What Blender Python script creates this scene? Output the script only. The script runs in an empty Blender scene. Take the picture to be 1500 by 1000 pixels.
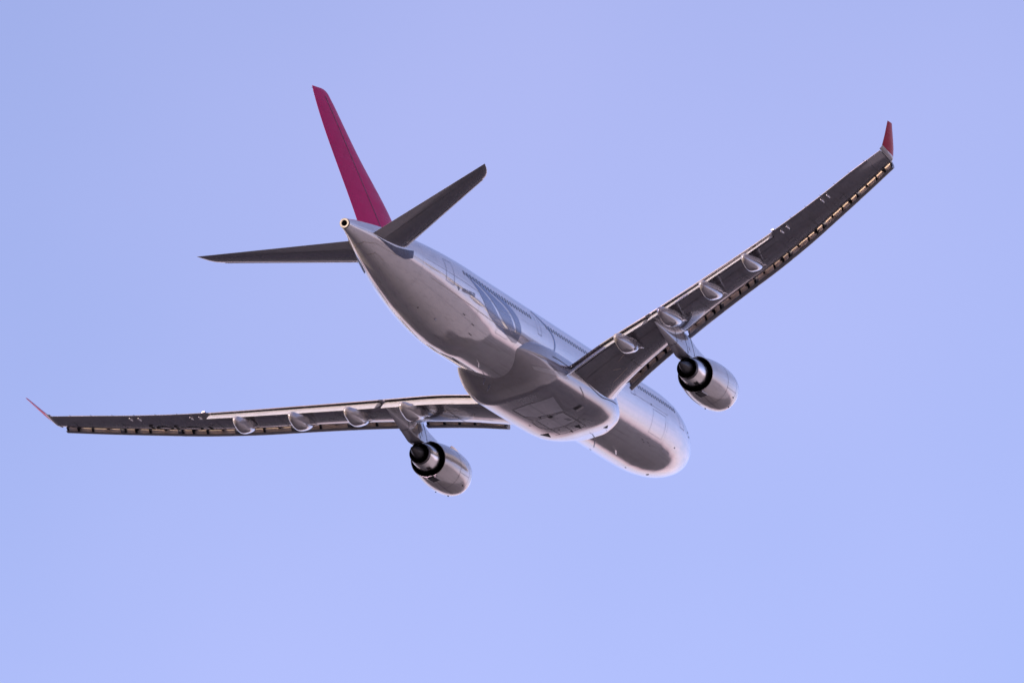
import bpy, bmesh, math, random
from mathutils import Matrix, Vector
random.seed(4)
R = math.radians
OFF = 0.74
# ------------------------------------------------------------------ camera, sky, sun, exposure
scene = bpy.context.scene
ELEV, ROLL = R(28.6), R(0.6)
# how the aircraft sits relative to the view: rows = view right, down, forward, in aircraft axes (x starboard, y forward, z up)
AR = Vector((0.9194608, 0.3292475, -0.2149138)); AD = Vector((-0.2934805, 0.2109622, -0.932397)); AF = Vector((-0.2616507, 0.9203755, 0.2905991))
AT = (-0.9356, -0.0675, 1003.1521); FPX = 22789.06
cam_pos = Vector((0, 0, 1.7))
c_f = Vector((0, math.cos(ELEV), math.sin(ELEV))); c_r0 = Vector((1, 0, 0)); c_d0 = c_f.cross(c_r0)
c_r = c_r0 * math.cos(ROLL) + c_d0 * math.sin(ROLL); c_d = c_f.cross(c_r)
cam = bpy.data.objects.new('camera', bpy.data.cameras.new('camera')); scene.collection.objects.link(cam)
M = Matrix((c_r, -c_d, -c_f)).transposed().to_4x4(); M.translation = cam_pos
cam.matrix_world = M
cam.data.sensor_width = 36; cam.data.lens = FPX * 36 / 1500; cam.data.clip_start = 1; cam.data.clip_end = 200000
scene.camera = cam
ROT = Matrix((c_r, c_d, c_f)).transposed() @ Matrix((AR, AD, AF))          # aircraft axes -> world axes
ref = cam_pos + c_r * AT[0] + c_d * AT[1] + c_f * AT[2]                     # world place of the point 35 m behind the nose
origin = ref - ROT @ Vector((0, -35, 0))

SUN_EL, SUN_AZ = 4.5, None
s_air = Vector((-0.42, -0.90, 0.0)).normalized()
w = ROT @ s_air
az = math.atan2(w.x, w.y)                                                   # from +Y towards +X
sd = Vector((math.sin(az) * math.cos(R(SUN_EL)), math.cos(az) * math.cos(R(SUN_EL)), math.sin(R(SUN_EL))))
sun = bpy.data.objects.new('sun', bpy.data.lights.new('sun', 'SUN')); scene.collection.objects.link(sun)
sun.data.energy = 2.0; sun.data.angle = R(0.5); sun.data.color = (1.0, 0.80, 0.58)
sun.rotation_euler = sd.to_track_quat('Z', 'Y').to_euler()
sun.location = (0, 0, 900)

world = bpy.data.worlds.new('World'); scene.world = world; world.use_nodes = True
wt = world.node_tree; wn = wt.nodes; wl = wt.links
bg = wn['Background']
sky = wn.new('ShaderNodeTexSky'); sky.sky_type = 'NISHITA'; sky.sun_disc = False
sky.sun_elevation = R(SUN_EL); sky.sun_rotation = az; sky.altitude = 50; sky.air_density = 1.0; sky.dust_density = 1.2; sky.ozone_density = 1.0
tint = wn.new('ShaderNodeMix'); tint.data_type = 'RGBA'; tint.blend_type = 'MULTIPLY'; tint.inputs['Factor'].default_value = 1
# paler near the horizon (evening mist), thin high haze drifting through the blue
gc = wn.new('ShaderNodeTexCoord'); sx = wn.new('ShaderNodeSeparateXYZ'); wl.new(gc.outputs['Generated'], sx.inputs[0])
mr = wn.new('ShaderNodeMapRange'); mr.inputs[1].default_value = 0; mr.inputs[2].default_value = .40; mr.inputs[3].default_value = .30; mr.inputs[4].default_value = 1.0
wl.new(sx.outputs[2], mr.inputs[0])
hs0 = wn.new('ShaderNodeHueSaturation'); mv = wn.new('ShaderNodeMapRange'); mv.inputs[1].default_value = 0; mv.inputs[2].default_value = .40; mv.inputs[3].default_value = .62; mv.inputs[4].default_value = 1.0
wl.new(sx.outputs[2], mv.inputs[0]); wl.new(mv.outputs[0], hs0.inputs['Value'])
wl.new(mr.outputs[0], hs0.inputs['Saturation']); wl.new(sky.outputs[0], hs0.inputs['Color'])
wn1 = wn.new('ShaderNodeTexNoise'); wn1.inputs['Scale'].default_value = 14; wn1.inputs['Detail'].default_value = 3; wn1.inputs['Roughness'].default_value = .4; wmp = wn.new('ShaderNodeMapping'); wmp.inputs['Location'].default_value = (OFF, 0, 0); wl.new(gc.outputs['Generated'], wmp.inputs['Vector']); wl.new(wmp.outputs[0], wn1.inputs['Vector'])
tr = wn.new('ShaderNodeMix'); tr.data_type = 'RGBA'; tr.inputs[6].default_value = (.71, .71, 1.13, 1); tr.inputs[7].default_value = (1.40, .99, 1.40, 1)
wl.new(wn1.outputs[0], tr.inputs[0]); wl.new(tr.outputs[2], tint.inputs[7])
wl.new(hs0.outputs[0], tint.inputs[6]); mg = wn.new('ShaderNodeMapRange'); mg.inputs[1].default_value = .42; mg.inputs[2].default_value = .54; mg.inputs[3].default_value = 1.08; mg.inputs[4].default_value = .85; wl.new(sx.outputs[2], mg.inputs[0])
gr = wn.new('ShaderNodeHueSaturation'); wl.new(mg.outputs[0], gr.inputs['Value']); wl.new(tint.outputs[2], gr.inputs['Color'])
wl.new(gr.outputs[0], bg.inputs['Color'])
bg.inputs['Strength'].default_value = 0.14
scene.view_settings.view_transform = 'Standard'; scene.view_settings.look = 'None'; scene.view_settings.gamma = 1
scene.view_settings.exposure = 1.77
#WORLD_END

# ------------------------------------------------------------------ helpers
def pchip(x, y):
    h = [b - a for a, b in zip(x, x[1:])]; d = [(b - a) / k for a, b, k in zip(y, y[1:], h)]; m = [0.0] * len(x)
    for i in range(1, len(x) - 1):
        if d[i-1] * d[i] > 0:
            w1 = 2*h[i] + h[i-1]; w2 = h[i] + 2*h[i-1]; m[i] = (w1 + w2) / (w1/d[i-1] + w2/d[i])
    m[0] = d[0]; m[-1] = d[-1]
    def f(t):
        i = 0
        while i < len(h) - 1 and t > x[i+1]: i += 1
        u = (t - x[i]) / h[i]
        if u < 0 or u > 1:
            return y[0] + m[0]*(t-x[0]) if u < 0 else y[-1] + m[-1]*(t-x[-1])
        return y[i]*(1+2*u)*(1-u)**2 + m[i]*h[i]*u*(1-u)**2 + y[i+1]*u*u*(3-2*u) + m[i+1]*h[i]*u*u*(u-1)
    return f
def lerp(a, b, t): return a + (b - a) * t
def frange(a, b, n): return [a + (b - a) * i / (n - 1) for i in range(n)]

class MB:
    """collects points and faces in aircraft coordinates given as (x, s, z): s is the distance behind the nose"""
    def __init__(self): self.v = []; self.f = []
    def pt(self, p): self.v.append((p[0], -p[1], p[2])); return len(self.v) - 1
    def loft(self, rings, closed=True, cap0=True, cap1=True):
        idx = [[self.pt(p) for p in r] for r in rings]; n = len(idx[0])
        for a, b in zip(idx, idx[1:]):
            for i in range(n if closed else n - 1):
                j = (i + 1) % n; self.f.append((a[i], a[j], b[j], b[i]))
        if closed and cap0: self.f.append(tuple(reversed(idx[0])))
        if closed and cap1: self.f.append(tuple(idx[-1]))
    def box(self, c, d, rot=None):
        q = []
        for sx in (-1, 1):
            for sy in (-1, 1):
                for sz in (-1, 1):
                    v = Vector((sx*d[0]/2, sy*d[1]/2, sz*d[2]/2))
                    if rot: v = rot @ v
                    q.append(self.pt((c[0]+v.x, c[1]+v.y, c[2]+v.z)))
        for f in ((0,1,3,2),(4,6,7,5),(0,4,5,1),(2,3,7,6),(0,2,6,4),(1,5,7,3)): self.f.append(tuple(q[i] for i in f))
    def lathe(self, prof, cx, cz, n=64, tilt=0.0, s0=0.0, cap0=False, cap1=False):
        rings = []
        for s, r in prof:
            zc = cz + tilt * (s - s0)
            rings.append([(cx + r*math.sin(2*math.pi*i/n), s, zc + r*math.cos(2*math.pi*i/n)) for i in range(n)])
        self.loft(rings, True, cap0, cap1)
    def ball(self, c, r, n=12):
        rings = []
        for k in range(1, n):
            t = math.pi*k/n
            rings.append([(c[0]+r[0]*math.sin(t)*math.cos(2*math.pi*i/n), c[1]+r[1]*math.cos(t), c[2]+r[2]*math.sin(t)*math.sin(2*math.pi*i/n)) for i in range(n)])
        self.loft(rings)
    def tube(self, pts, r, n=8):
        P = [Vector(p) for p in pts]; rings = []
        for i, p in enumerate(P):
            t = (P[min(i+1, len(P)-1)] - P[max(i-1, 0)]).normalized()
            a = t.orthogonal().normalized(); b = t.cross(a)
            rr = r[i] if isinstance(r, (list, tuple)) else r
            rings.append([tuple(p + a*rr*math.cos(2*math.pi*k/n) + b*rr*math.sin(2*math.pi*k/n)) for k in range(n)])
        self.loft(rings)
    def build(self, name, mat, parent=None, mirror=False, sharp=32, smooth=True, fix=True):
        me = bpy.data.meshes.new(name)
        v = [(-x, y, z) for x, y, z in self.v] if mirror else self.v
        f = [tuple(reversed(q)) for q in self.f] if mirror else self.f
        me.from_pydata(v, [], f)
        if fix:
            bm = bmesh.new(); bm.from_mesh(me); bmesh.ops.remove_doubles(bm, verts=bm.verts, dist=1e-5)
            bmesh.ops.recalc_face_normals(bm, faces=bm.faces); bm.to_mesh(me); bm.free()
        if smooth:
            me.shade_smooth()
            me.set_sharp_from_angle(angle=R(sharp))
        o = bpy.data.objects.new(name, me); scene.collection.objects.link(o)
        mats = mat if isinstance(mat, (list, tuple)) else [mat]
        for m in mats: me.materials.append(m)
        if parent: o.parent = parent
        return o

# ------------------------------------------------------------------ materials
def mat(name, color, rough=0.35, metal=0.0, coat=0.0, var=0.06, streak=0.0, scale=1.2, bump=0.0, ior=1.5, dirt=None):
    """painted or bare metal: object-space noise varies tone and gloss, long streaks run fore-aft with the airflow"""
    m = bpy.data.materials.new(name); m.use_nodes = True; n = m.node_tree.nodes; l = m.node_tree.links
    b = n['Principled BSDF']; b.inputs['Metallic'].default_value = metal; b.inputs['IOR'].default_value = ior
    b.inputs['Coat Weight'].default_value = coat; b.inputs['Coat Roughness'].default_value = 0.05; b.inputs['Coat IOR'].default_value = 1.6
    tc = n.new('ShaderNodeTexCoord')
    mp = n.new('ShaderNodeMapping'); mp.inputs['Scale'].default_value = (1, 1, 1); l.new(tc.outputs['Object'], mp.inputs['Vector'])
    n1 = n.new('ShaderNodeTexNoise'); n1.inputs['Scale'].default_value = scale; n1.inputs['Detail'].default_value = 6; l.new(mp.outputs[0], n1.inputs['Vector'])
    mp2 = n.new('ShaderNodeMapping'); mp2.inputs['Scale'].default_value = (2.4, .13, 2.4); l.new(tc.outputs['Object'], mp2.inputs['Vector'])
    n2 = n.new('ShaderNodeTexNoise'); n2.inputs['Scale'].default_value = 1.6; n2.inputs['Detail'].default_value = 7; n2.inputs['Roughness'].default_value = .62; l.new(mp2.outputs[0], n2.inputs['Vector'])
    r1 = n.new('ShaderNodeMapRange'); r1.inputs[1].default_value = .3; r1.inputs[2].default_value = .7; r1.inputs[3].default_value = 1 - var; r1.inputs[4].default_value = 1 + var; l.new(n1.outputs[0], r1.inputs[0])
    r2 = n.new('ShaderNodeMapRange'); r2.inputs[1].default_value = .52; r2.inputs[2].default_value = .78; r2.inputs[3].default_value = 0; r2.inputs[4].default_value = streak; l.new(n2.outputs[0], r2.inputs[0])
    hsv = n.new('ShaderNodeHueSaturation'); hsv.inputs['Color'].default_value = (*color, 1); l.new(r1.outputs[0], hsv.inputs['Value'])
    mx = n.new('ShaderNodeMix'); mx.data_type = 'RGBA'; l.new(r2.outputs[0], mx.inputs[0]); l.new(hsv.outputs[0], mx.inputs[6])
    mx.inputs[7].default_value = (*(dirt or (.16, .13, .11)), 1); l.new(mx.outputs[2], b.inputs['Base Color'])
    r3 = n.new('ShaderNodeMapRange'); r3.inputs[1].default_value = .3; r3.inputs[2].default_value = .75; r3.inputs[3].default_value = rough*.8; r3.inputs[4].default_value = rough*1.35; l.new(n2.outputs[0], r3.inputs[0]); l.new(r3.outputs[0], b.inputs['Roughness'])
    if bump:
        bp = n.new('ShaderNodeBump'); bp.inputs['Strength'].default_value = 1; bp.inputs['Distance'].default_value = bump
        n4 = n.new('ShaderNodeTexNoise'); n4.inputs['Scale'].default_value = .9; n4.inputs['Detail'].default_value = 3; l.new(mp.outputs[0], n4.inputs['Vector'])
        l.new(n4.outputs[0], bp.inputs['Height']); l.new(bp.outputs[0], b.inputs['Normal'])
    return m
white = mat('white_paint', (.57, .545, .53), .085, coat=1, var=.05, streak=.5, bump=.004, ior=2.5)
fairing_m = mat('fairing_paint', (.25, .24, .26), .18, coat=1, var=.06, streak=.45, bump=.006, ior=1.7)
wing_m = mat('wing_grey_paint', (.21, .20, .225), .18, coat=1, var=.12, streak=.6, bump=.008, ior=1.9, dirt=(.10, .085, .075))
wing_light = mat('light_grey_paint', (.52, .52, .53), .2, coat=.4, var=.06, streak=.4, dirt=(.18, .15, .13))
stab_m = mat('stabilizer_grey_paint', (.17, .165, .19), .2, coat=1, ior=1.9, var=.07, streak=.4, dirt=(.09, .08, .07))
red = mat('magenta_red_paint', (.53, .002, .105), .3, coat=0, var=.06, streak=.0, ior=1.12)
red_d = mat('winglet_red_paint', (.46, .006, .06), .3, coat=0, var=.05, ior=1.3)
alu = mat('polished_aluminium', (.80, .79, .78), .16, metal=1, var=.05, streak=.15, bump=.004)
silver = mat('nozzle_metal', (.74, .72, .70), .22, metal=1, var=.08, streak=.2)
dark_metal = mat('burnt_metal', (.09, .08, .085), .45, metal=.6, var=.2)
black = mat('black_duct', (.016, .015, .018), .4, var=.4)
cavity = mat('dark_cavity', (.03, .03, .035), .7, var=.3)
tan = mat('tan_primer', (.82, .68, .54), .4, var=.08, scale=3, ior=1.8)
seam = mat('panel_seam', (.07, .07, .08), .5)
seam_light = mat('seam_sealant', (.60, .52, .42), .4)
tulip_m = mat('blue_grey_marking', (.11, .17, .34), .25, coat=.3, var=.03)
tulip_refl = mat('marking_dark_reflection', (.13, .15, .21), .2, coat=.5)  # marking colour darkened to carry a dark reflection
text_m = mat('marking_blue', (.045, .055, .12), .3, coat=.4)
reg_m = mat('registration_black', (.010, .009, .012), .45, ior=1.2)
glass = mat('window_dark', (.06, .07, .10), .12, coat=.6)
nac_m = mat('nacelle_paint', (.62, .58, .55), .17, coat=1, ior=1.9, var=.04, streak=.45, bump=.005, dirt=(.2, .16, .13))
pyl_m = mat('pylon_paint', (.48, .48, .52), .16, coat=1, ior=1.9, var=.08, streak=.5)
gear_m = mat('gear_door_paint', (.50, .50, .54), .2, coat=1, var=.08, streak=.5, bump=.012, ior=1.7)
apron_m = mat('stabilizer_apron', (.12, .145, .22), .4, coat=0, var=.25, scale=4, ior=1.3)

# ------------------------------------------------------------------ ground (never in frame; lights and is mirrored in the belly)
gm = bpy.data.materials.new('evening_fields'); gm.use_nodes = True; n = gm.node_tree.nodes; l = gm.node_tree.links
b = n['Principled BSDF']; b.inputs['Roughness'].default_value = .95; b.inputs['Specular IOR Level'].default_value = .1
tc = n.new('ShaderNodeTexCoord'); v1 = n.new('ShaderNodeTexVoronoi'); v1.inputs['Scale'].default_value = .0035; l.new(tc.outputs['Object'], v1.inputs['Vector'])
n1 = n.new('ShaderNodeTexNoise'); n1.inputs['Scale'].default_value = .01; n1.inputs['Detail'].default_value = 8; l.new(tc.outputs['Object'], n1.inputs['Vector'])
cr = n.new('ShaderNodeValToRGB'); cr.color_ramp.elements[0].color = (.024, .018, .013, 1); cr.color_ramp.elements[1].color = (.066, .048, .034, 1)
mx = n.new('ShaderNodeMix'); mx.data_type = 'RGBA'; mx.inputs[0].default_value = .35
l.new(n1.outputs[0], cr.inputs[0]); l.new(cr.outputs[0], mx.inputs[6])
hs = n.new('ShaderNodeHueSaturation'); hs.inputs['Saturation'].default_value = .25; hs.inputs['Value'].default_value = .2; l.new(v1.outputs['Color'], hs.inputs['Color']); l.new(hs.outputs[0], mx.inputs[7])
# added pale ground, unseen, shaped to brighten the tail's reflection; paler the farther right
def mth(op, *a):
    q = n.new('ShaderNodeMath'); q.operation = op
    for i, v in enumerate(a):
        if isinstance(v, (int, float)): q.inputs[i].default_value = v
        else: l.new(v, q.inputs[i])
    return q.outputs[0]
n3 = n.new('ShaderNodeTexNoise'); n3.inputs['Scale'].default_value = .002; n3.inputs['Detail'].default_value = 2; l.new(tc.outputs['Object'], n3.inputs['Vector'])
xy = n.new('ShaderNodeSeparateXYZ'); l.new(tc.outputs['Object'], xy.inputs[0])
yy = mth('ADD', xy.outputs[1], mth('MULTIPLY', mth('SUBTRACT', n3.outputs[0], .5), 60))
edge = mth('ADD', mth('ADD', 1870, mth('MULTIPLY', mth('MAXIMUM', mth('SUBTRACT', 300, xy.outputs[0]), 0), 1.8)), mth('MULTIPLY', mth('MAXIMUM', mth('SUBTRACT', xy.outputs[0], 400), 0), 1.2))
far_m = n.new('ShaderNodeMapRange'); far_m.inputs[1].default_value = 0; far_m.inputs[2].default_value = 60; l.new(mth('SUBTRACT', edge, yy), far_m.inputs[0])
near_m = n.new('ShaderNodeMapRange'); near_m.inputs[1].default_value = 700; near_m.inputs[2].default_value = 1100; l.new(yy, near_m.inputs[0])
right_m = n.new('ShaderNodeMapRange'); right_m.interpolation_type = 'SMOOTHSTEP'; right_m.inputs[1].default_value = -150; right_m.inputs[2].default_value = 620; right_m.inputs[3].default_value = .06; l.new(xy.outputs[0], right_m.inputs[0])
m5 = n.new('ShaderNodeMix'); m5.data_type = 'RGBA'; l.new(mth('MULTIPLY', mth('MULTIPLY', far_m.outputs[0], near_m.outputs[0]), right_m.outputs[0]), m5.inputs[0]); l.new(mx.outputs[2], m5.inputs[6]); m5.inputs[7].default_value = (.82, .70, .57, 1)
l.new(m5.outputs[2], b.inputs['Base Color'])
g = MB(); K = 60000; N = 24
def gp(i): return math.copysign(abs(2*i/N-1)**2.2*K, 2*i/N-1)
gi = [[g.pt((gp(i), -gp(j), 0)) for j in range(N+1)] for i in range(N+1)]
for i in range(N):
    for j in range(N): g.f.append((gi[i][j], gi[i+1][j], gi[i+1][j+1], gi[i][j+1]))
go = g.build('ground', gm, smooth=False); go['kind'] = 'structure'

# ------------------------------------------------------------------ the airliner
plane = bpy.data.objects.new('airliner', None); scene.collection.objects.link(plane)
plane.matrix_world = Matrix.Translation(origin) @ ROT.to_4x4()
plane['label'] = 'white twin-engine passenger jet with magenta red fin climbing away, seen from behind and below'
plane['category'] = 'airplane'

# fuselage ---------------------------------------------------------
FS=[-.55,-.43,-.15,.36,1.1,2.05,3.15,4.35,5.85,7.4,9,43,45,47,49,51,53,55,57,59,61,62.2,63.06]
FT=[-.75,-.42,-.05,.30,.68,1.2,1.85,2.35,2.66,2.79,2.82,2.82,2.82,2.815,2.80,2.77,2.72,2.64,2.53,2.39,2.18,2.0,1.86]
FB=[-.75,-1.02,-1.32,-1.62,-1.92,-2.2,-2.44,-2.61,-2.74,-2.80,-2.82,-2.82,-2.70,-2.44,-2.10,-1.70,-1.25,-.78,-.28,.24,.76,1.03,1.20]
FW=[.02,.34,.70,1.10,1.55,1.98,2.32,2.56,2.73,2.80,2.82,2.82,2.81,2.75,2.62,2.43,2.18,1.88,1.53,1.14,.72,.47,.33]
ft, fb, fw = pchip(FS, FT), pchip(FS, FB), pchip(FS, FW)
def fus(s, a, off=0.0):
    T, B, W = ft(s), fb(s), fw(s); zc = (T+B)/2; h = (T-B)/2; r = R(a)
    return ((W+off)*math.sin(r), s, zc + (h+off)*math.cos(r))
m = MB()
ss = [-.55, -.51, -.43, -.3] + [-.15 + .2*i for i in range(47)] + frange(9.4, 42.6, 30) + frange(43, 63.06, 64)
m.loft([[fus(s, 360*i/128) for i in range(128)] for s in ss], cap1=False)
body = m.build('fuselage', white, plane, sharp=60)
# tail cone end ring and exhaust
m = MB(); cx, cz = 0, 1.53
def ring(s, r): return [(r*math.sin(2*math.pi*i/48), s, cz + r*math.cos(2*math.pi*i/48)) for i in range(48)]
m.loft([ring(63.02, .335), ring(63.14, .325), ring(63.18, .29), ring(63.17, .20), ring(63.1, .175), ring(62.5, .17)], cap0=False, cap1=False)
apu = m.build('exhaust_ring', mat('exhaust_ring_metal', (.27, .25, .22), .5, metal=0, var=.1), plane, sharp=50)
m = MB(); m.loft([ring(63.1, .172), ring(62.4, .165)], cap0=False, cap1=True); m.build('exhaust_pipe', black, apu)

def strip(mb, A, B, off=.012, n=None, surf=fus, m_=4):
    """a thin skin between two poly-lines given on the body surface as (s, angle)"""
    n = n or 24
    def res(P):
        L = [0]
        for p, q in zip(P, P[1:]): L.append(L[-1] + math.hypot(q[0]-p[0], (q[1]-p[1])*.05))
        out = []
        for k in range(n):
            t = L[-1]*k/(n-1); i = 0
            while i < len(P)-2 and t > L[i+1]: i += 1
            u = (t-L[i])/max(1e-9, L[i+1]-L[i]); out.append((lerp(P[i][0], P[i+1][0], u), lerp(P[i][1], P[i+1][1], u)))
        return out
    A = res(A); B = res(B)
    rows = []
    for p, q in zip(A, B):
        rows.append([surf(lerp(p[0], q[0], k/m_), lerp(p[1], q[1], k/m_), off) for k in range(m_+1)])
    mb.loft(rows, closed=False)
def line(mb, P, wd=.05, off=.014, surf=fus, n=40):
    """thin seam along a poly-line on the body surface"""
    A = []; B = []
    for i, p in enumerate(P):
        q0 = P[max(0, i-1)]; q1 = P[min(len(P)-1, i+1)]
        ds = q1[0]-q0[0]; da = (q1[1]-q0[1])*.048; L = math.hypot(ds, da) or 1
        nx, na = -da/L*wd/2, ds/L*wd/2/.048
        A.append((p[0]+nx, p[1]+na)); B.append((p[0]-nx, p[1]-na))
    strip(mb, A, B, off, n, surf, 1)

def smoothpoly(P, k=6):
    out = []
    for i in range(len(P)-1):
        p0 = P[max(0, i-1)]; p1 = P[i]; p2 = P[i+1]; p3 = P[min(len(P)-1, i+2)]
        for j in range(k):
            t = j/k
            out.append(tuple(.5*((2*p1[c]) + (-p0[c]+p2[c])*t + (2*p0[c]-5*p1[c]+4*p2[c]-p3[c])*t*t + (-p0[c]+3*p1[c]-3*p2[c]+p3[c])*t**3) for c in (0, 1)))
    return out + [P[-1]]
outL = smoothpoly([(48.9,77),(48.15, 80.5), (47.38, 85.9), (46.39, 95.3), (45.46, 106.2), (44.75, 113.8), (43.32, 120.5), (41.91, 124.0), (40.65, 126.4), (39.5, 127.2)])
sep1 = smoothpoly([(48.2,79.2),(47.2, 82.6), (46.3, 85.2), (45.64, 88.1), (44.45, 94.1), (43.37, 102.1), (42.35, 110.6), (41.04, 118.0), (40.0, 123)])
sep2 = smoothpoly([(47.6,77.8),(46.3, 78.8),(45.2, 80.0), (44.32, 81.5), (43.28, 84.7), (41.86, 89.5), (40.76, 95.9), (40.03, 103.6), (39.55, 111.4), (39.3,118)])
outR = smoothpoly([(48.2, 76.2), (46.36, 76.2), (44.52, 77.0), (42.34, 78.9), (40.8, 82.8), (39.65, 89.6), (38.87, 97.4), (38.42, 107.6), (38.39, 116.1), (38.93, 125.9)])
def shift(P, k): return [(s+.13*k*min(1, .2+i/14), a+1.5*k*min(1, .2+i/14)) for i, (s, a) in enumerate(P)]
for A, B in ((outL, shift(sep1, 1)), (shift(sep1, -1), shift(sep2, 1)), (shift(sep2, -1), outR)):
    m = MB(); strip(m, A, B, .010, 60, m_=12); m.build('tulip_marking', tulip_m, body)
m = MB(); line(m, smoothpoly([(34.6,62),(33.78, 69.5), (32.76, 77.5), (32.14, 84.3), (31.84, 94.0), (31.86, 103.5), (32.12, 113.2), (32.92, 120.4), (34.24, 126.4), (35.91, 129.9)]), .26, .010, n=90); m.build('tulip_outline', tulip_m, body)
m = MB(); strip(m, [(41.7,121),(40.7,126),(39.4,130)], [(38.5,113),(38.55,121),(38.7,128)], .016, 12); m.build('dark_reflection_patch', tulip_refl, body)  # lower tulip where the belly mirrors dark, painted in as a darker skin

# cabin windows, starboard
def window(s, a=78.6):
    mb = MB(); rings = []
    pts = []
    for k in range(16):
        t = 2*math.pi*k/16; c, sn = math.cos(t), math.sin(t)
        pts.append((.115*math.copysign(abs(c)**.6, c), .17*math.copysign(abs(sn)**.6, sn)))
    rings.append([fus(s+p[0]*1.0, a+p[1]/2.82*57.3, .006) for p in pts])
    rings.append([fus(s+p[0]*1.0, a+p[1]/2.82*57.3, .022) for p in pts])
    mb.loft(rings, cap0=False); return mb
first = None
for a, b_ in ((36.0, 48.3), (23.2, 33.2), (17.2, 21.0), (6.9, 14.6)):
    s = a
    while s <= b_:
        o = window(s).build('window', glass, body, fix=False); s += .533

def outline_door(s0, s1, a0, a1, name, wd=.045):
    mb = MB(); P = [(s0, a0), (s0, a1), (s1, a1), (s1, a0), (s0, a0)]
    for p, q in zip(P, P[1:]): line(mb, [(lerp(p[0], q[0], t/8), lerp(p[1], q[1], t/8)) for t in range(9)], wd, n=14)
    return mb.build(name, seam_door, body)
seam_door = mat('door_seam', (.30, .32, .42), .3, coat=.5)
outline_door(50.15, 51.25, 74, 112, 'door')
outline_door(34.35, 35.1, 66, 99, 'door')
outline_door(15.6, 16.5, 66, 97, 'door')
outline_door(5.3, 6.3, 66, 100, 'door')
outline_door(9.4, 12.0, 100, 132, 'cargo_door', .03)
outline_door(40.4, 42.6, 100, 131, 'cargo_door', .03)
m = MB(); line(m, [(60.15, 225), (60.76, 200), (60.76, 160), (59.79, 133), (57.3, 127)], .06, n=60)
line(m, [(59.33, 188), (59.15, 160), (58.0, 160)], .05, n=30)
m.build('tail_seam', seam_light, body)
m = MB()
line(m, [(53, 124), (50.09, 122.6), (47.35, 121.4), (43.22, 120.2), (41, 119.6)], .035, n=50)
m.build('side_seam', seam_light, body)
m = MB()
joint_m = mat('skin_joint', (.40, .40, .44), .35)
for s in (9.0, 54.3, 46.2, 38.9):
    m = MB(); line(m, [(s, a) for a in range(40, 331, 10)], .012, .008, n=120); m.build('skin_joint', joint_m, body)
for a in (96, 140):
    for q0, q1 in ((9, 16), (39.2, 54)):
        m = MB(); line(m, [(q0, a), (q1, a)], .02, .009, n=50); m.build('skin_joint', joint_m, body)
# small marks along the body: static ports, drains, probes
m = MB()
for s, a, ds, da in ((62.0, 232, .10, 5), (51.6, 176, .10, 2.5), (12.0, 144.4, .30, 1.0), (11.6, 146.5, .22, 1.0), (10.9, 144, .35, .8), (10.4, 146.5, .2, .8), (5.28, 187.6, .25, 4), (13.33, 214.2, .3, 2), (12.3, 94.5, .14, 2), (3.9, 92, .18, 3), (3.6, 97, .18, 3),
                     (6.5, 130, .12, 2), (8.2, 200, .2, 2), (47.5, 137, .3, 1.2), (45.8, 140, .4, 1), (45.2, 152, .5, 1)):
    m = MB(); strip(m, [(s, a), (s+ds, a)], [(s, a+da), (s+ds, a+da)], .02, 3, m_=1); m.build('access_port', cavity, body)
m = MB(); strip(m, [(8.3, 143.6), (5.9, 146)], [(8.3, 144.6), (5.9, 147)], .02, 20, m_=1); m.build('gear_door_edge', wing_light, body)
m = MB(); strip(m, [(43.6, 143), (41.4, 143)], [(43.6, 143.8), (41.4, 143.8)], .02, 20, m_=1)
m.build('gear_door_edge', wing_light, body)
m = MB(); strip(m, [(8.4, 139.5), (6.9, 141.5)], [(8.35, 143.4), (6.9, 144.8)], .018, 20, m_=2); m.build('vent_panel', mat('vent_panel', (.30, .28, .30), .4), body)
# antennas and drain masts
def blade(s, a, h, c, name='antenna', mt=None, rake=.5, th=.05):
    mb = MB(); p = Vector(fus(s, a)); q = Vector(fus(s, a, 1.0)); nrm = (q-p).normalized(); side = nrm.cross(Vector((0, 1, 0))).normalized()
    rings = []
    for k, t in enumerate((-.05, .3, .7, 1)):
        cc = c*(1-.5*t); base = p + nrm*h*t + Vector((0, rake*h*max(t, 0), 0))
        rings.append([tuple(base + Vector((0, cc*(u-.5), 0)) + side*th*w_*(1-.4*t)) for u, w_ in ((0, 0), (.3, .5), (1, 0), (.3, -.5))])
    mb.loft(rings); return mb.build(name, mt or white, body, sharp=20)
blade(35.6, 197, .75, .35, 'drain_mast', mt=text_m, rake=.9)
blade(36.6, 199, .45, .40, 'antenna', mt=text_m)
blade(16.9, 184, .65, .30, 'drain_mast', mt=text_m, rake=.9)
blade(13.3, 180, .35, .45); blade(30, 2, .4, .5); blade(14, 0, .4, .5); blade(40.5, 180, .3, .3)
blade(49.5, 170, .12, .3, 'beacon', mt=wing_light, th=.14)

# lettering laid on the body
def text_on(txt, size, place, mt, name, parent, extrude=0.0):
    cu = bpy.data.curves.new(name, 'FONT'); cu.body = txt; cu.size = size; cu.resolution_u = 3; cu.offset = .012
    o = bpy.data.objects.new(name, cu); scene.collection.objects.link(o)
    dg = bpy.context.evaluated_depsgraph_get(); me0 = bpy.data.meshes.new_from_object(o.evaluated_get(dg))
    bpy.data.objects.remove(o)
    bm = bmesh.new(); bm.from_mesh(me0); bpy.data.meshes.remove(me0)
    for _ in range(2):
        bmesh.ops.subdivide_edges(bm, edges=[e for e in bm.edges if e.calc_length() > .12], cuts=2)
    bmesh.ops.triangulate(bm, faces=bm.faces)
    for v in bm.verts:
        x, s, z = place(v.co.x, v.co.y); v.co = (x, -s, z)
    me = bpy.data.meshes.new(name); bm.to_mesh(me); bm.free(); me.materials.append(mt)
    r = bpy.data.objects.new(name, me); scene.collection.objects.link(r); r.parent = parent; return r
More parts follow.
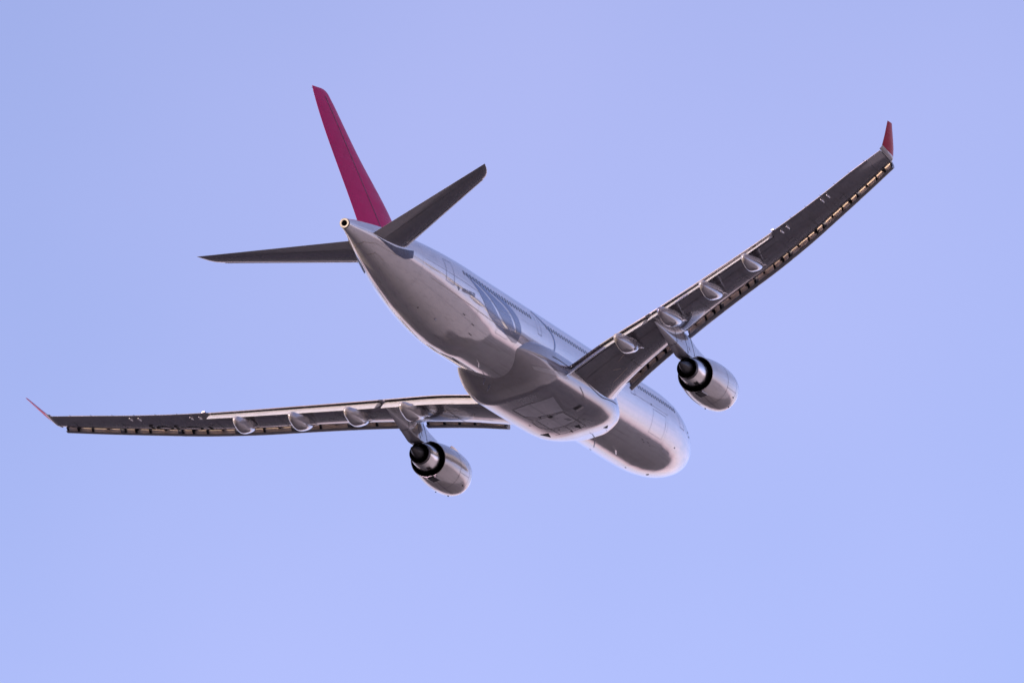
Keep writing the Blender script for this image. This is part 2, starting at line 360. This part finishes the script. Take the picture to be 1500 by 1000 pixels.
text_on('AIRBUS A330-300', .36, lambda u, v: fus(49.0 - u*.72, 112.2 - u*1.75 - v/2.75*57.3, .015), text_m, 'lettering', body)
m = MB(); line(m, [(49.55, 108.6), (49.42, 114.0)], .11, .016, n=6); line(m, [(49.62, 110.6), (49.35, 110.8)], .14, .017, n=4); m.build('emblem', text_m, body)

# belly fairing ------------------------------------------------------
BS=[16.9,17.7,18.7,20.1,21.8,24,31,33,34.5,35.6,36.6,37.6,38.6]
BW=[1.0,1.75,2.35,2.75,2.98,3.08,3.12,3.12,3.02,2.86,2.62,2.32,1.9]
BB=[-2.70,-2.86,-3.03,-3.27,-3.45,-3.52,-3.58,-3.58,-3.36,-3.04,-2.72,-2.4,-2.1]
bw, bb = pchip(BS, BW), pchip(BS, BB)
def bel(s, a, off=0.0):
    r = R(a); sn, cs = math.sin(r), math.cos(r); W, B = bw(s)+off, bb(s)-off; zc = -1.75; n_ = 3.2
    h = 1.0 if cs > 0 else (zc - B)
    rho = (abs(sn/W)**n_ + abs(cs/h)**n_)**(-1/n_)
    return (rho*sn, s, zc + rho*cs)
ang = [360*i/240 for i in range(240)]
m = MB(); m.loft([[bel(s, a) for a in ang] for s in frange(16.9, 38.5, 130)])
fair = m.build('belly_fairing', fairing_m, plane, sharp=50)
m = MB()
for P in ([(31.0, 214), (31.3, 190), (31.3, 171), (31.1, 134)], [(31.1, 134), (27.4, 145)], [(31, 214), (28.9, 213), (27.4, 210)], [(28.9, 213), (28, 199), (27.4, 160), (27.4, 145), (26.9, 125)],
          [(31.3, 180), (22.6, 180)], [(27.2, 214), (25.0, 214), (24.2, 186), (24.6, 150), (25.4, 128)], [(22.6, 150), (22.4, 180), (22.6, 214)], [(27.4, 150), (22.6, 150)], [(27.4, 206), (22.6, 206)]):
    m = MB(); line(m, smoothpoly(P, 10), .045, .010, bel, 80); m.build('gear_door_seam', seam, fair)
m = MB(); strip(m, [(31.1, 212), (31.2, 180), (31.0, 137)], [(28.9, 211), (28.0, 198), (27.6, 148)], .006, 40, bel, 8); m.build('gear_door', gear_m, fair)
m = MB(); strip(m, [(27.3, 205), (27.2, 180), (27.2, 152)], [(24.5, 205), (24.3, 180), (24.6, 152)], .006, 40, bel, 8); m.build('gear_door', gear_m, fair)
m = MB(); line(m, smoothpoly([(27.5, 121), (27.6, 117), (28.0, 113.5), (28.9, 109)], 8), .05, .010, bel, 30); m.build('fairing_seam', seam, fair)
m = MB(); line(m, smoothpoly([(34, 92), (31.6, 92.5), (28.8, 95.5), (26.7, 101), (24.7, 104.5), (23.3, 102.5), (22.1, 100), (20.9, 98.5)], 8), .06, .010, bel, 80); m.build('root_seam', seam, fair)
for s, a in ((26.75, 131), (27.0, 177.5)):
    m = MB(); strip(m, [(s-.05, a-4.5), (s+.38, a-4.5)], [(s-.05, a+5), (s+.38, a+5)], .012, 4, bel, 4); d = m.build('air_outlet', cavity, fair)
    m = MB(); strip(m, [(s-.42, a-4.5), (s-.04, a-4.5)], [(s-.42, a+5), (s-.04, a+5)], .05, 4, bel, 4); m.build('outlet_flap', white, d)
for s, a, k in ((22.8, 159.5, 1.0), (19.8, 131, .7), (22.9, 221.5, 1.1), (22.3, 181.5, .45), (27.6, 193.5, .45)):
    m = MB(); strip(m, [(s-.5*k, a+1.2*k), (s+.6*k, a-4*k)], [(s-.5*k, a+1.8*k), (s+.6*k, a+7*k)], .013, 6, bel, 3); m.build('air_intake', cavity, fair)
for i in range(2):
    m = MB(); strip(m, [(25.0+.42*i, 155), (25.15+.42*i, 155)], [(25.2+.42*i, 163), (25.35+.42*i, 163)], .012, 3, bel, 2); m.build('vent', cavity, fair)
for s, a in ((26.2, 170), (25.8, 196), (23.6, 196), (23.4, 168), (24.0, 140), (26.3, 222)):
    m = MB(); strip(m, [(s, a), (s+.22, a)], [(s, a+2), (s+.22, a+2)], .012, 3, bel, 1); m.build('access_port', seam, fair)
m = MB(); strip(m, [(36.2, 113), (32.0, 105)], [(35.7, 117), (31.0, 109)], .02, 20, bel, 3); m.build('fillet_panel', wing_light, fair)

# ------------------------------------------------------------------ wings
s_te = pchip([0, 2.9, 6, 9.4, 12, 15, 18, 21, 24, 27, 29.1], [30.1, 30.72, 31.35, 32.2, 33.05, 34.2, 35.5, 36.92, 38.27, 39.6, 40.2])
z_te = pchip([0, 2.9, 6, 9.4, 12, 15, 18, 21, 24, 27, 29.1], [-2.3, -1.84, -1.09, -.52, -.13, .29, .67, 1.07, 1.60, 2.22, 2.72])
z_sl = pchip([0, 4, 6, 9.4, 12, 15, 18, 21, 24, 27, 29.1], [-2.5, -1.95, -1.5, -.93, -.56, -.22, .08, .50, 1.07, 1.68, 2.14])
def s_sl(x): return 22.96 + .637*(x-6)
def kx(x): return lerp(1.1, .72, min(max((x-4)/24, 0), 1))
def s_le(x):
    base = s_sl(x) + .38*kx(x)
    return base - (.9*max(0, 4.3-x)**1.3*.35 if x < 4.3 else 0)
def z_le(x): return z_sl(x) + .56*kx(x)
def tc_(x): return lerp(.132, .105, min(max((x-3)/18, 0), 1))
def yt(u): return 5*(.2969*math.sqrt(u) - .126*u - .3516*u*u + .2843*u**3 - .1036*u**4)
def wing_pt(x, u, up):
    a, b_ = s_le(x), s_te(x); c = b_-a; t = tc_(x)*c
    z = lerp(z_le(x), z_te(x), u)
    if up: z += t*yt(u)*.80 + .006
    else: z -= t*yt(u)*1.18*(1-.35*u**4) + .006
    return (x, a + c*u, z)
FLAPS = [(3.05, 9.2), (9.55, 19.7)]
def in_flap(x): return any(a-.001 <= x <= b_+.001 for a, b_ in FLAPS)
xs = sorted(set([0.8, 1.8, 2.5, 3.04] + [3.05 + (9.2-3.05)*i/24 for i in range(25)] + [9.21, 9.54] + [9.55 + (19.7-9.55)*i/40 for i in range(41)] + [19.71] + frange(20.0, 29.0, 40)))
NU = 40
def wing_ring(x):
    us = [(1-math.cos(math.pi*i/NU))/2 for i in range(NU+1)]
    up = [wing_pt(x, u, True) for u in reversed(us)]
    c = s_te(x)-s_le(x); cv = lerp(1.15, .75, (x-3)/17)/c if in_flap(x) else .12
    u1 = 1-cv
    low = [wing_pt(x, u*u1, False) for u in us[1:]]
    for u in (u1+.002, u1+cv*.35, u1+cv*.7, 1.0):
        if in_flap(x):
            p = wing_pt(x, u, True); low.append((p[0], p[1], p[2]-.05))
        else: low.append(wing_pt(x, u, False))
    return up + low
def make_wing(mir):
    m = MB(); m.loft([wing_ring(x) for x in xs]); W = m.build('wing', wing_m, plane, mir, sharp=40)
    def sub(mb, name, mt, parent=W, **k): return mb.build(name, mt, parent, mir, **k)
    # bright leading edge skin
    # flaps
    for (a, b_), c0, c1 in ((FLAPS[0], 2.15, 2.0), (FLAPS[1], 1.9, 1.35)):
        m = MB(); rings = []
        for x in frange(a+.03, b_-.03, 24):
            t = (x-a)/(b_-a); c = lerp(c0, c1, t); dl = R(22); no = (s_te(x) - .34*c, wing_pt(x, 1, True)[2] - .065 - .03*c)
            us = [(1-math.cos(math.pi*i/16))/2 for i in range(17)]; P = []
            for u in reversed(us): P.append((u*c, .115*c*yt(u)*1.15+.004))
            for u in us[1:]: P.append((u*c, -.115*c*yt(u)*.7-.004))
            rings.append([(x, no[0] + p*math.cos(dl) + q*math.sin(dl), no[1] - p*math.sin(dl) + q*math.cos(dl)) for p, q in P])
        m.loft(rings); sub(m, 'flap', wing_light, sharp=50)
    # ailerons: panel seams on the trailing edge plus a slim panel
    for a, b_ in ((20.0, 24.0), (24.06, 27.9)):
        m = MB(); rings = []
        for x in frange(a, b_, 10):
            c = (s_te(x)-s_le(x)); P = []
            for u in (1.012, .93, .86, .80): p = wing_pt(x, min(u, 1), True); P.append((x, p[1]+(u-1)*c*(u > 1), p[2]+.006))
            for u in (.80, .86, .93, 1.012): p = wing_pt(x, min(u, 1), False); P.append((x, p[1]+(u-1)*c*(u > 1), p[2]-.014))
            rings.append(P)
        m.loft(rings); sub(m, 'aileron', wing_m, sharp=30)
    # actuator bumps
    for x in (20.4, 20.9, 23.9, 24.4):
        p = wing_pt(x, .84, False); m = MB(); m.ball((x, p[1], p[2]-.06), (.06, .40, .08), 12); sub(m, 'aileron_actuator', pyl_m)
    m = MB(); p = wing_pt(19.9, .97, False); m.box((19.95, p[1]+.12, p[2]+.08), (.20, .35, .07)); sub(m, 'flap_end_fence', wing_m, sharp=20)
    # slats
    seg = [(4.35, 8.85)] + [(9.95 + (28.95-9.95)*i/6, 9.95 + (28.95-9.95)*(i+1)/6 - .03) for i in range(6)]
    SH = [(.34, .10), (.12, .02), (-.10, .0), (-.32, .07), (-.47, .22), (-.50, .36), (-.42, .50), (-.22, .62), (.10, .72), (.26, .75), (.38, .76), (.38, .74), (.24, .69), (.12, .60), (.03, .46), (-.02, .30), (.02, .17), (.30, .13)]
    BK = [(.15, .575), (.045, .46), (-.003, .30), (.035, .185), (.10, .165)]
    for a, b_ in seg:
        m = MB(); rings = []
        for x in frange(a, b_, 8):
            k = kx(x); rings.append([(x, s_sl(x)+p*k, z_sl(x)+q*k) for p, q in SH])
        m.loft(rings); S = sub(m, 'slat', slat_m, sharp=45)
        # tan inner panels between dark ribs
        x = a+.10; i = 0; pat = (1.7, .85, .85)
        while x < b_-.15:
            e = min(x + pat[i % 3]*(1 if b_-a > 4 else .93), b_-.08)
            m = MB(); rings = []
            for xx in frange(x+.07, e-.07, 4):
                k = kx(xx); rings.append([(xx, s_sl(xx)+(p+.035)*k, z_sl(xx)+q*k) for p, q in BK])
            m.loft(rings, closed=False); sub(m, 'slat_panel', tan, S, sharp=60)
            m = MB(); k = kx(e); m.box((e, s_sl(e)+.13*k, z_sl(e)+.36*k), (.07, .22*k, .46*k)); sub(m, 'slat_rib', cavity, S, sharp=20)
            x = e; i += 1
        for xx in ((a*.75+b_*.25), (a*.25+b_*.75)):
            k = kx(xx); m = MB(); m.box((xx, s_sl(xx)+.42*k, z_sl(xx)+.50*k), (.11, .80*k, .16*k)); sub(m, 'slat_track', cavity, S, sharp=20)
    # flap track fairings (canoes)
    for x, s0, z0, s1, z1, w0 in ((7.53, 28.1, -1.40, 34.35, -2.02, .50), (11.0, 28.95, -.80, 35.2, -1.48, .50), (14.4, 30.3, -.35, 36.3, -1.0, .48), (17.8, 31.9, .22, 37.3, -.45, .45)):
        def ring(t, grow=0.0):
            s = lerp(s0, s1, t)
            wd = w0*pchip([0, .12, .3, .48, .62, .86, .985, 1], [.02, .20, .55, .92, 1, .66, .22, .05])(t)+grow
            zc = lerp(z0, z1, t) + .06 - .27*math.sin(math.pi*t**1.35)**1.6
            hh = wd*pchip([0, .4, .8, 1], [1.0, 1.05, 1.1, 1.5])(t)
            out = []
            for i in range(40):
                r = 2*math.pi*i/40; sn, cs = math.sin(r), math.cos(r)
                out.append((x + wd*math.copysign(abs(sn)**.72, sn), s, zc + hh*math.copysign(abs(cs)**.72, cs)))
            return out
        m = MB(); m.loft([ring(t) for t in frange(.335, 1, 28)]); F = sub(m, 'flap_track_fairing', fair_m, sharp=40)
        m = MB(); m.loft([ring(t) for t in frange(0, .325, 14)]); sub(m, 'fairing_nose', fair_m, F, sharp=40)
    # winglet
    m = MB(); rings = []
    base_le, base_te = Vector((29.0, 37.9, 2.44)), Vector((29.0, 40.2, 2.80))
    tip_le, tip_te = Vector((30.16, 40.15, 4.16)), Vector((30.13, 40.92, 4.18))
    for t in (0, .05, .10, .16, .34, .5, .7, .88, .96, 1):
        bx = pchip([0, .08, .2, 1], [0, .14, .28, 1])(t); bz = pchip([0, .08, .2, 1], [0, .04, .17, 1])(t)
        le = Vector((lerp(base_le.x, tip_le.x, bx), lerp(base_le.y, tip_le.y, t), lerp(base_le.z, tip_le.z, bz)))
        te = Vector((lerp(base_te.x, tip_te.x, bx), lerp(base_te.y, tip_te.y, t), lerp(base_te.z, tip_te.z, bz)))
        c = te-le; nr = Vector((-.8, 0, .6)) if t > .25 else Vector((-.3, 0, 1)).normalized()
        us = (1, .85, .65, .45, .25, .1, .03, 0, .03, .1, .25, .45, .65, .85)
        sg = (0, 1, 1, 1, 1, 1, 1, 0, -1, -1, -1, -1, -1, -1)
        rings.append([tuple(le + c*u + nr*(s_*yt(u)*.10*c.length + s_*.004)) for u, s_ in zip(us, sg)])
    m.loft(rings[:4]); wb = sub(m, 'winglet', wing_light, sharp=60)
    m = MB(); m.loft([[tuple(Vector(p)+Vector((0, 0, .001))) for p in r] for r in rings[3:]]); sub(m, 'winglet_fin', red_d, wb, sharp=60)
    # seams and markings under the wing
    m = MB()
    def wl_(P, wd=.05, n_=20):
        for (x0, u0), (x1, u1) in zip(P, P[1:]):
            rows = []
            for t in frange(0, 1, n_):
                x, u = lerp(x0, x1, t), lerp(u0, u1, t); dx, du = x1-x0, (u1-u0)*(s_te(x)-s_le(x)); L = math.hypot(dx, du) or 1
                ox, ou = -du/L*wd/2, dx/L*wd/2/(s_te(x)-s_le(x))
                q = [wing_pt(x+ox, u+ou, False), wing_pt(x-ox, u-ou, False)]
                rows.append([(p[0], p[1], p[2]-.012) for p in q])
            m.loft(rows, closed=False)
    wl_([(3.2, .17), (9, .16), (28.6, .17)], .04, 40); wl_([(3.2, .70), (9.4, .66), (19.6, .66)], .04, 40)
    for x in (6.2, 12.6, 16.2, 19.8, 22.4, 25.2, 27.95): wl_([(x, .17), (x, .66)], .03, 14)
    sub(m, 'wing_seam', seam, smooth=False)
    m = MB()
    wl_([(4.2, .35), (5.6, .37)], .06); wl_([(4.9, .52), (5.3, .45)], .05); wl_([(5.6, .58), (6.3, .62), (6.6, .55)], .05)
    sub(m, 'sealant_mark', seam_light, smooth=False)
    m = MB()
    for i in range(9):
        x = 6.3 + i*2.35
        if abs(x-9.4) < .8: continue
        pts = [wing_pt(x + .24*math.cos(2*math.pi*k/14), .42 + .15/(s_te(x)-s_le(x))*math.sin(2*math.pi*k/14), False) for k in range(14)]
        m.f.append(tuple(m.pt((p[0], p[1], p[2]-.011)) for p in pts))
    sub(m, 'tank_panel', tank_m, smooth=False)
    # nav light / static wicks
    for i in range(6):
        x = 21.5 + i*1.25; p = wing_pt(x, 1, True); m = MB(); m.tube([(x, p[1]-.02, p[2]), (x, p[1]+.3, p[2]-.01)], .012, 6); sub(m, 'static_wick', cavity)
    return W
slat_m = mat('slat_paint', (.20, .20, .22), .3, coat=.2, var=.1)
fair_m = mat('track_fairing_paint', (.36, .34, .35), .16, coat=1, ior=1.8, var=.05, streak=.35)
tank_m = mat('tank_panel_grey', (.22, .22, .24), .3)
wing_r = make_wing(False); wing_l = make_wing(True)
wing_r['label'] = 'starboard wing'; wing_l['label'] = 'port wing carrying the registration underneath'

# registration under the port wing, tops towards the leading edge
def reg_place(u, v):
    x = 20.15 + u*.95; c = s_te(x)-s_le(x)
    p = wing_pt(x, (1.52 - v)/c, False)
    return (-x, p[1], p[2]-.02)
text_on('TC-JOJ', 1.35, reg_place, reg_m, 'registration', wing_l)

# ------------------------------------------------------------------ engines
EX, EZ = 9.45, -2.96
TL = .028
def make_engine(mir):
    m = MB()
    prof = [(24.28, 1.165), (24.28, 1.205), (23.9, 1.265), (23.3, 1.36), (22.6, 1.44), (21.9, 1.485), (21.2, 1.50), (20.6, 1.49), (20.1, 1.455), (19.75, 1.41)]
    m.lathe(prof, EX, EZ, 96, TL, 22); E = m.build('engine', nac_m, plane, mir, sharp=50)
    def sub(mb, name, mt, parent=E, **k): return mb.build(name, mt, parent, mir, **k)
    m = MB(); m.lathe([(19.75, 1.41), (19.5, 1.36), (19.36, 1.29), (19.34, 1.24), (19.4, 1.19), (19.7, 1.15), (20.0, 1.14)], EX, EZ, 96, TL, 22); sub(m, 'intake_lip', alu, sharp=60)
    m = MB(); m.lathe([(20.0, 1.14), (20.9, 1.19), (20.9, .35), (20.5, .2), (20.25, .03)], EX, EZ, 64, TL, 22); sub(m, 'fan', dark_metal)
    m = MB(); m.lathe([(24.28, 1.165), (23.6, 1.20), (22.6, 1.24), (21.6, 1.25), (21.6, .8), (22.4, .85)], EX, EZ, 80, TL, 22); sub(m, 'fan_duct', black)
    m = MB(); m.lathe([(22.3, .93), (23.2, .95), (24.0, .93), (24.6, .885), (25.2, .81), (25.72, .72), (25.75, .70)], EX, EZ, 80, TL, 22); sub(m, 'core_cowl', silver)
    m = MB(); m.lathe([(25.72, .71), (26.0, .685), (26.02, .655), (25.7, .62), (24.9, .60)], EX, EZ, 64, TL, 22); N_ = sub(m, 'core_nozzle', dark_metal)
    m = MB(); m.lathe([(24.9, .46), (25.5, .47), (26.1, .41), (26.7, .29), (27.2, .15), (27.5, .05), (27.56, .005)], EX, EZ, 48, TL, 22); sub(m, 'exhaust_plug', black)
    m = MB(); m.lathe([(24.9, .61), (24.9, .45)], EX, EZ, 48, TL, 22); sub(m, 'turbine_disc', black, N_)
    # seams of the cowls
    m = MB()
    def rr(s): return pchip([p[0] for p in reversed(prof[1:])], [p[1] for p in reversed(prof[1:])])(s)
    def arc(s, w_=.03, a0=0, a1=360):
        rows = []
        for k in range(73):
            a = R(lerp(a0, a1, k/72)); rows.append([(EX + (rr(q)+.006)*math.sin(a), q, EZ+TL*(q-22) + (rr(q)+.006)*math.cos(a)) for q in (s, s+w_)])
        m.loft(rows, closed=False)
    def lon(a, q0, q1, w_=.03):
        rows = []
        for k in range(20):
            q = lerp(q0, q1, k/19); rows.append([(EX + (rr(q)+.006)*math.sin(R(a)+d), q, EZ+TL*(q-22) + (rr(q)+.006)*math.cos(R(a)+d)) for d in (-w_/3, w_/3)])
        m.loft(rows, closed=False)
    arc(22.0); arc(20.35, .02); lon(180, 20.35, 24.2, .03); lon(120, 20.4, 22, .02); lon(240, 20.4, 22, .02)
    sub(m, 'cowl_seam', seam, smooth=False)
    # box at the bottom of the nozzle with its two rails
    m = MB(); m.box((EX, 24.0, EZ-1.245), (.46, 1.1, .10)); B_ = sub(m, 'latch_beam', cavity, sharp=20)
    m = MB(); m.box((EX+.26, 23.95, EZ-1.26), (.05, 1.3, .12)); m.box((EX-.26, 23.95, EZ-1.26), (.05, 1.3, .12)); sub(m, 'beam_rail', wing_light, B_, sharp=20)
    m = MB()
    for a, s in ((133, 20.5), (215, 20.7), (160, 19.95)):
        m.ball((EX + rr(s)*math.sin(R(a)), s, EZ+TL*(s-22)+rr(s)*math.cos(R(a))), (.05, .09, .05), 8)
    sub(m, 'drain', cavity)
    # strake on the inboard shoulder
    m = MB(); a = R(-48); rings = []
    for q, h in ((20.6, .01), (21.2, .08), (21.9, .14), (22.3, .15), (22.35, .14)):
        r0 = rr(q)-.03; rings.append([(EX + r*math.sin(a)+d*math.cos(a), q, EZ+r*math.cos(a)-d*math.sin(a)) for r, d in ((r0, -.02), (r0+h, -.008), (r0+h, .008), (r0, .02))])
    m.loft(rings); sub(m, 'strake', nac_m, sharp=20)
    # pylon
    PS = [19.9, 20.6, 21.6, 22.8, 24.0, 24.8, 25.6, 26.4, 27.4, 28.6, 29.8, 30.7, 31.15]
    PB = [-1.58, -1.8, -1.9, -1.95, -2.0, -2.02, -2.16, -2.13, -1.86, -1.50, -1.17, -.94, -.84]
    PT = [-1.50, -1.38, -1.28, -1.12, -.92, -.55, -.45, -.50, -.55, -.62, -.65, -.70, -.74]
    PW = [.03, .14, .24, .33, .38, .40, .42, .42, .37, .28, .17, .07, .02]
    pb, ptp, pw = pchip(PS, PB), pchip(PS, PT), pchip(PS, PW)
    def pring(s, x0=EX):
        B, T, Wd = pb(s), ptp(s), pw(s); rr_ = min(.1, Wd*.4); L = []
        for px, pz in ((-Wd*.8, T), (-Wd, lerp(T, B, .15)), (-Wd, lerp(T, B, .8)), (-Wd+rr_*.35, B+rr_*.35), (-Wd+rr_, B), (Wd-rr_, B), (Wd-rr_*.35, B+rr_*.35), (Wd, lerp(T, B, .8)), (Wd, lerp(T, B, .15)), (Wd*.8, T)):
            L.append((x0+px, s, pz))
        return L
    m = MB(); m.loft([pring(s) for s in frange(19.9, 31.15, 60)]); P = m.build('pylon', pyl_m, plane, mir, sharp=35)
    m = MB()
    for s, h in ((26.3, .2), (24.9, .3), (28.0, .15)):
        for sg in (-1, 1): m.box((EX+sg*(pw(s)+.004), s, lerp(pb(s), ptp(s), .5)), (.012, .04, abs(ptp(s)-pb(s))*.9))
        m.box((EX, s, pb(s)-.004), (pw(s)*1.7, .04, .012))
    m.build('pylon_seam', seam, P, mir, sharp=20)
    m = MB(); m.box((EX, 25.25, -2.15), (.62, 1.1, .18)); m.build('pylon_heat_shield', silver, P, mir, sharp=20)
    m = MB()
    for sg in (-1, 1): m.box((EX+sg*(pw(27)+.008), 27.0, -1.35), (.02, .5, .05)); m.box((EX+sg*(pw(26)+.008), 25.8, -1.6), (.02, .12, .3))
    m.build('pylon_vent', white, P, mir, sharp=20)
make_engine(False); make_engine(True)

# ------------------------------------------------------------------ tail surfaces
def foil_ring(le, te, nrm, th, n_=14, tmin=.002):
    us = [(1-math.cos(math.pi*i/n_))/2 for i in range(n_+1)]; le, te, nrm = Vector(le), Vector(te), Vector(nrm); c = te-le; L = c.length
    P = [tuple(le + c*u + nrm*(th*L*yt(u)+tmin)) for u in reversed(us)]
    P += [tuple(le + c*u - nrm*(th*L*yt(u)+tmin)) for u in us[1:]]
    return P
def make_stab(mir):
    m = MB(); rings = []
    for x in [.3, .9] + frange(1.4, 8.7, 24) + [8.9, 9.2, 9.45, 9.62, 9.75, 9.84, 9.88]:
        le_s = 56.33 + .655*(x-1.72); te_s = 60.3 + .345*(x-.77)
        z = 1.25 + .1195*(x-.9)
        if x > 8.9: le_s += 1.75*((x-8.9)/.98)**2.6
        rings.append(foil_ring((x, le_s, z-.34+.035*x), (x, te_s, z), (0, 0, 1), .10*min(1, (9.95-x)/.6+.15)))
    m.loft(rings); S = m.build('horizontal_stabilizer', stab_m, plane, mir, sharp=50)
    # elevator hinge seam
    m = MB(); rows = []
    for x in frange(1.2, 9.3, 24):
        le_s = 56.33 + .655*(x-1.72); te_s = 60.3 + .345*(x-.77); z = 1.25+.1195*(x-.9); c = te_s-le_s; r = []
        for u in (.70, .708):
            r.append((x, le_s+c*u, lerp(z-.34+.035*x, z, u) - .10*c*yt(u) - .016))
        rows.append(r)
    m.loft(rows, closed=False); m.build('elevator_seam', mat_seam2, S, mir, smooth=False)
    # lighter strip on the stabilizer nose: reflected sky put into its colour
    m = MB(); rings = []
    for x in frange(1.7, 8.85, 30):
        le_s = 56.33 + .655*(x-1.72); te_s = 60.3 + .345*(x-.77); z = 1.25+.1195*(x-.9); c = te_s-le_s; P = []
        for u in (.10, .07, .05, .03, .012, .003, 0): P.append((x, le_s+c*u-.025, lerp(z-.34+.035*x, z, u)+.10*c*yt(u)+.02))
        for u in (.003, .012, .03, .05, .07, .10, .13): P.append((x, le_s+c*u-.025, lerp(z-.34+.035*x, z, u)-.10*c*yt(u)-.02))
        rings.append(P)
    m.loft(rings, closed=False); m.build('stabilizer_leading_edge', wing_light, S, mir, sharp=60)
mat_seam2 = mat('hinge_seam', (.10, .10, .11), .4)
make_stab(False); make_stab(True)
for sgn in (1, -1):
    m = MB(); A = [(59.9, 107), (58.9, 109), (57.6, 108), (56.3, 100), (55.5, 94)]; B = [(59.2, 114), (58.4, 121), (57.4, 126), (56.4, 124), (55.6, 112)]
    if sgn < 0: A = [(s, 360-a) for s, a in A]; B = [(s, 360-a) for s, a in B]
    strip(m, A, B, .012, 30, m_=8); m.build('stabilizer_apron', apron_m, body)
# fin
m = MB(); rings = []
FZ = frange(1.6, 10.2, 40)[:-1] + [10.2, 10.6, 10.8, 10.86, 10.95, 11.0, 11.05]
for z in FZ:
    le_s = pchip([1.6, 2.4, 4.3, 7.39, 10.4, 10.8, 11.0, 11.06], [50.6, 51.9, 53.49, 57.15, 59.98, 60.35, 60.7, 61.1])(z)
    te_s = pchip([1.6, 2.43, 10.8, 10.86, 10.95, 11.06], [59.95, 60.25, 63.38, 63.0, 62.3, 61.5])(z)
    rings.append(foil_ring((0, le_s, z), (0, te_s - (0 if z < 10.9 else .0), z), (1, 0, 0), .105*(1 if z < 10.5 else .8)))
m.loft(rings); fin = m.build('fin', red, plane, sharp=50)
m = MB()
for sg in (-1, 1):
    rows = []
    for z in frange(2.5, 10.45, 60):
        le_s = pchip([1.6, 2.4, 4.3, 7.39, 10.4, 10.8, 11.0, 11.06], [50.6, 51.9, 53.49, 57.15, 59.98, 60.35, 60.7, 61.1])(z)
        te_s = pchip([1.6, 2.43, 10.8, 10.86, 10.95, 11.06], [59.95, 60.25, 63.38, 63.0, 62.3, 61.5])(z)
        hs_ = lerp(56.45, 61.85, (z-2.5)/8.4); c = te_s-le_s; u = (hs_-le_s)/c
        rows.append([(sg*(.105*c*yt(u+d)+.012), hs_+d*c, z) for d in (0, .11/c)])
    m.loft(rows, closed=False)
m.build('rudder_seam', mat('rudder_seam', (.03, .01, .02), .5), fin, smooth=False)
for i in range(7):
    z = 9.2 + i*.24; t = (z-2.43)/(10.8-2.43); m = MB(); s = lerp(60.25, 63.38, t); m.tube([(0, s-.02, z), (0, s+.25, z-.02)], .012, 6); m.build('static_wick', cavity, fin)
# ring where the white tail meets the magenta fin
m = MB()
for sg in (-1, 1): line(m, [(60.2, sg*3), (57, sg*6), (54, sg*8)], .05, .02, n=30)
m.build('fin_root_seam', seam, body)
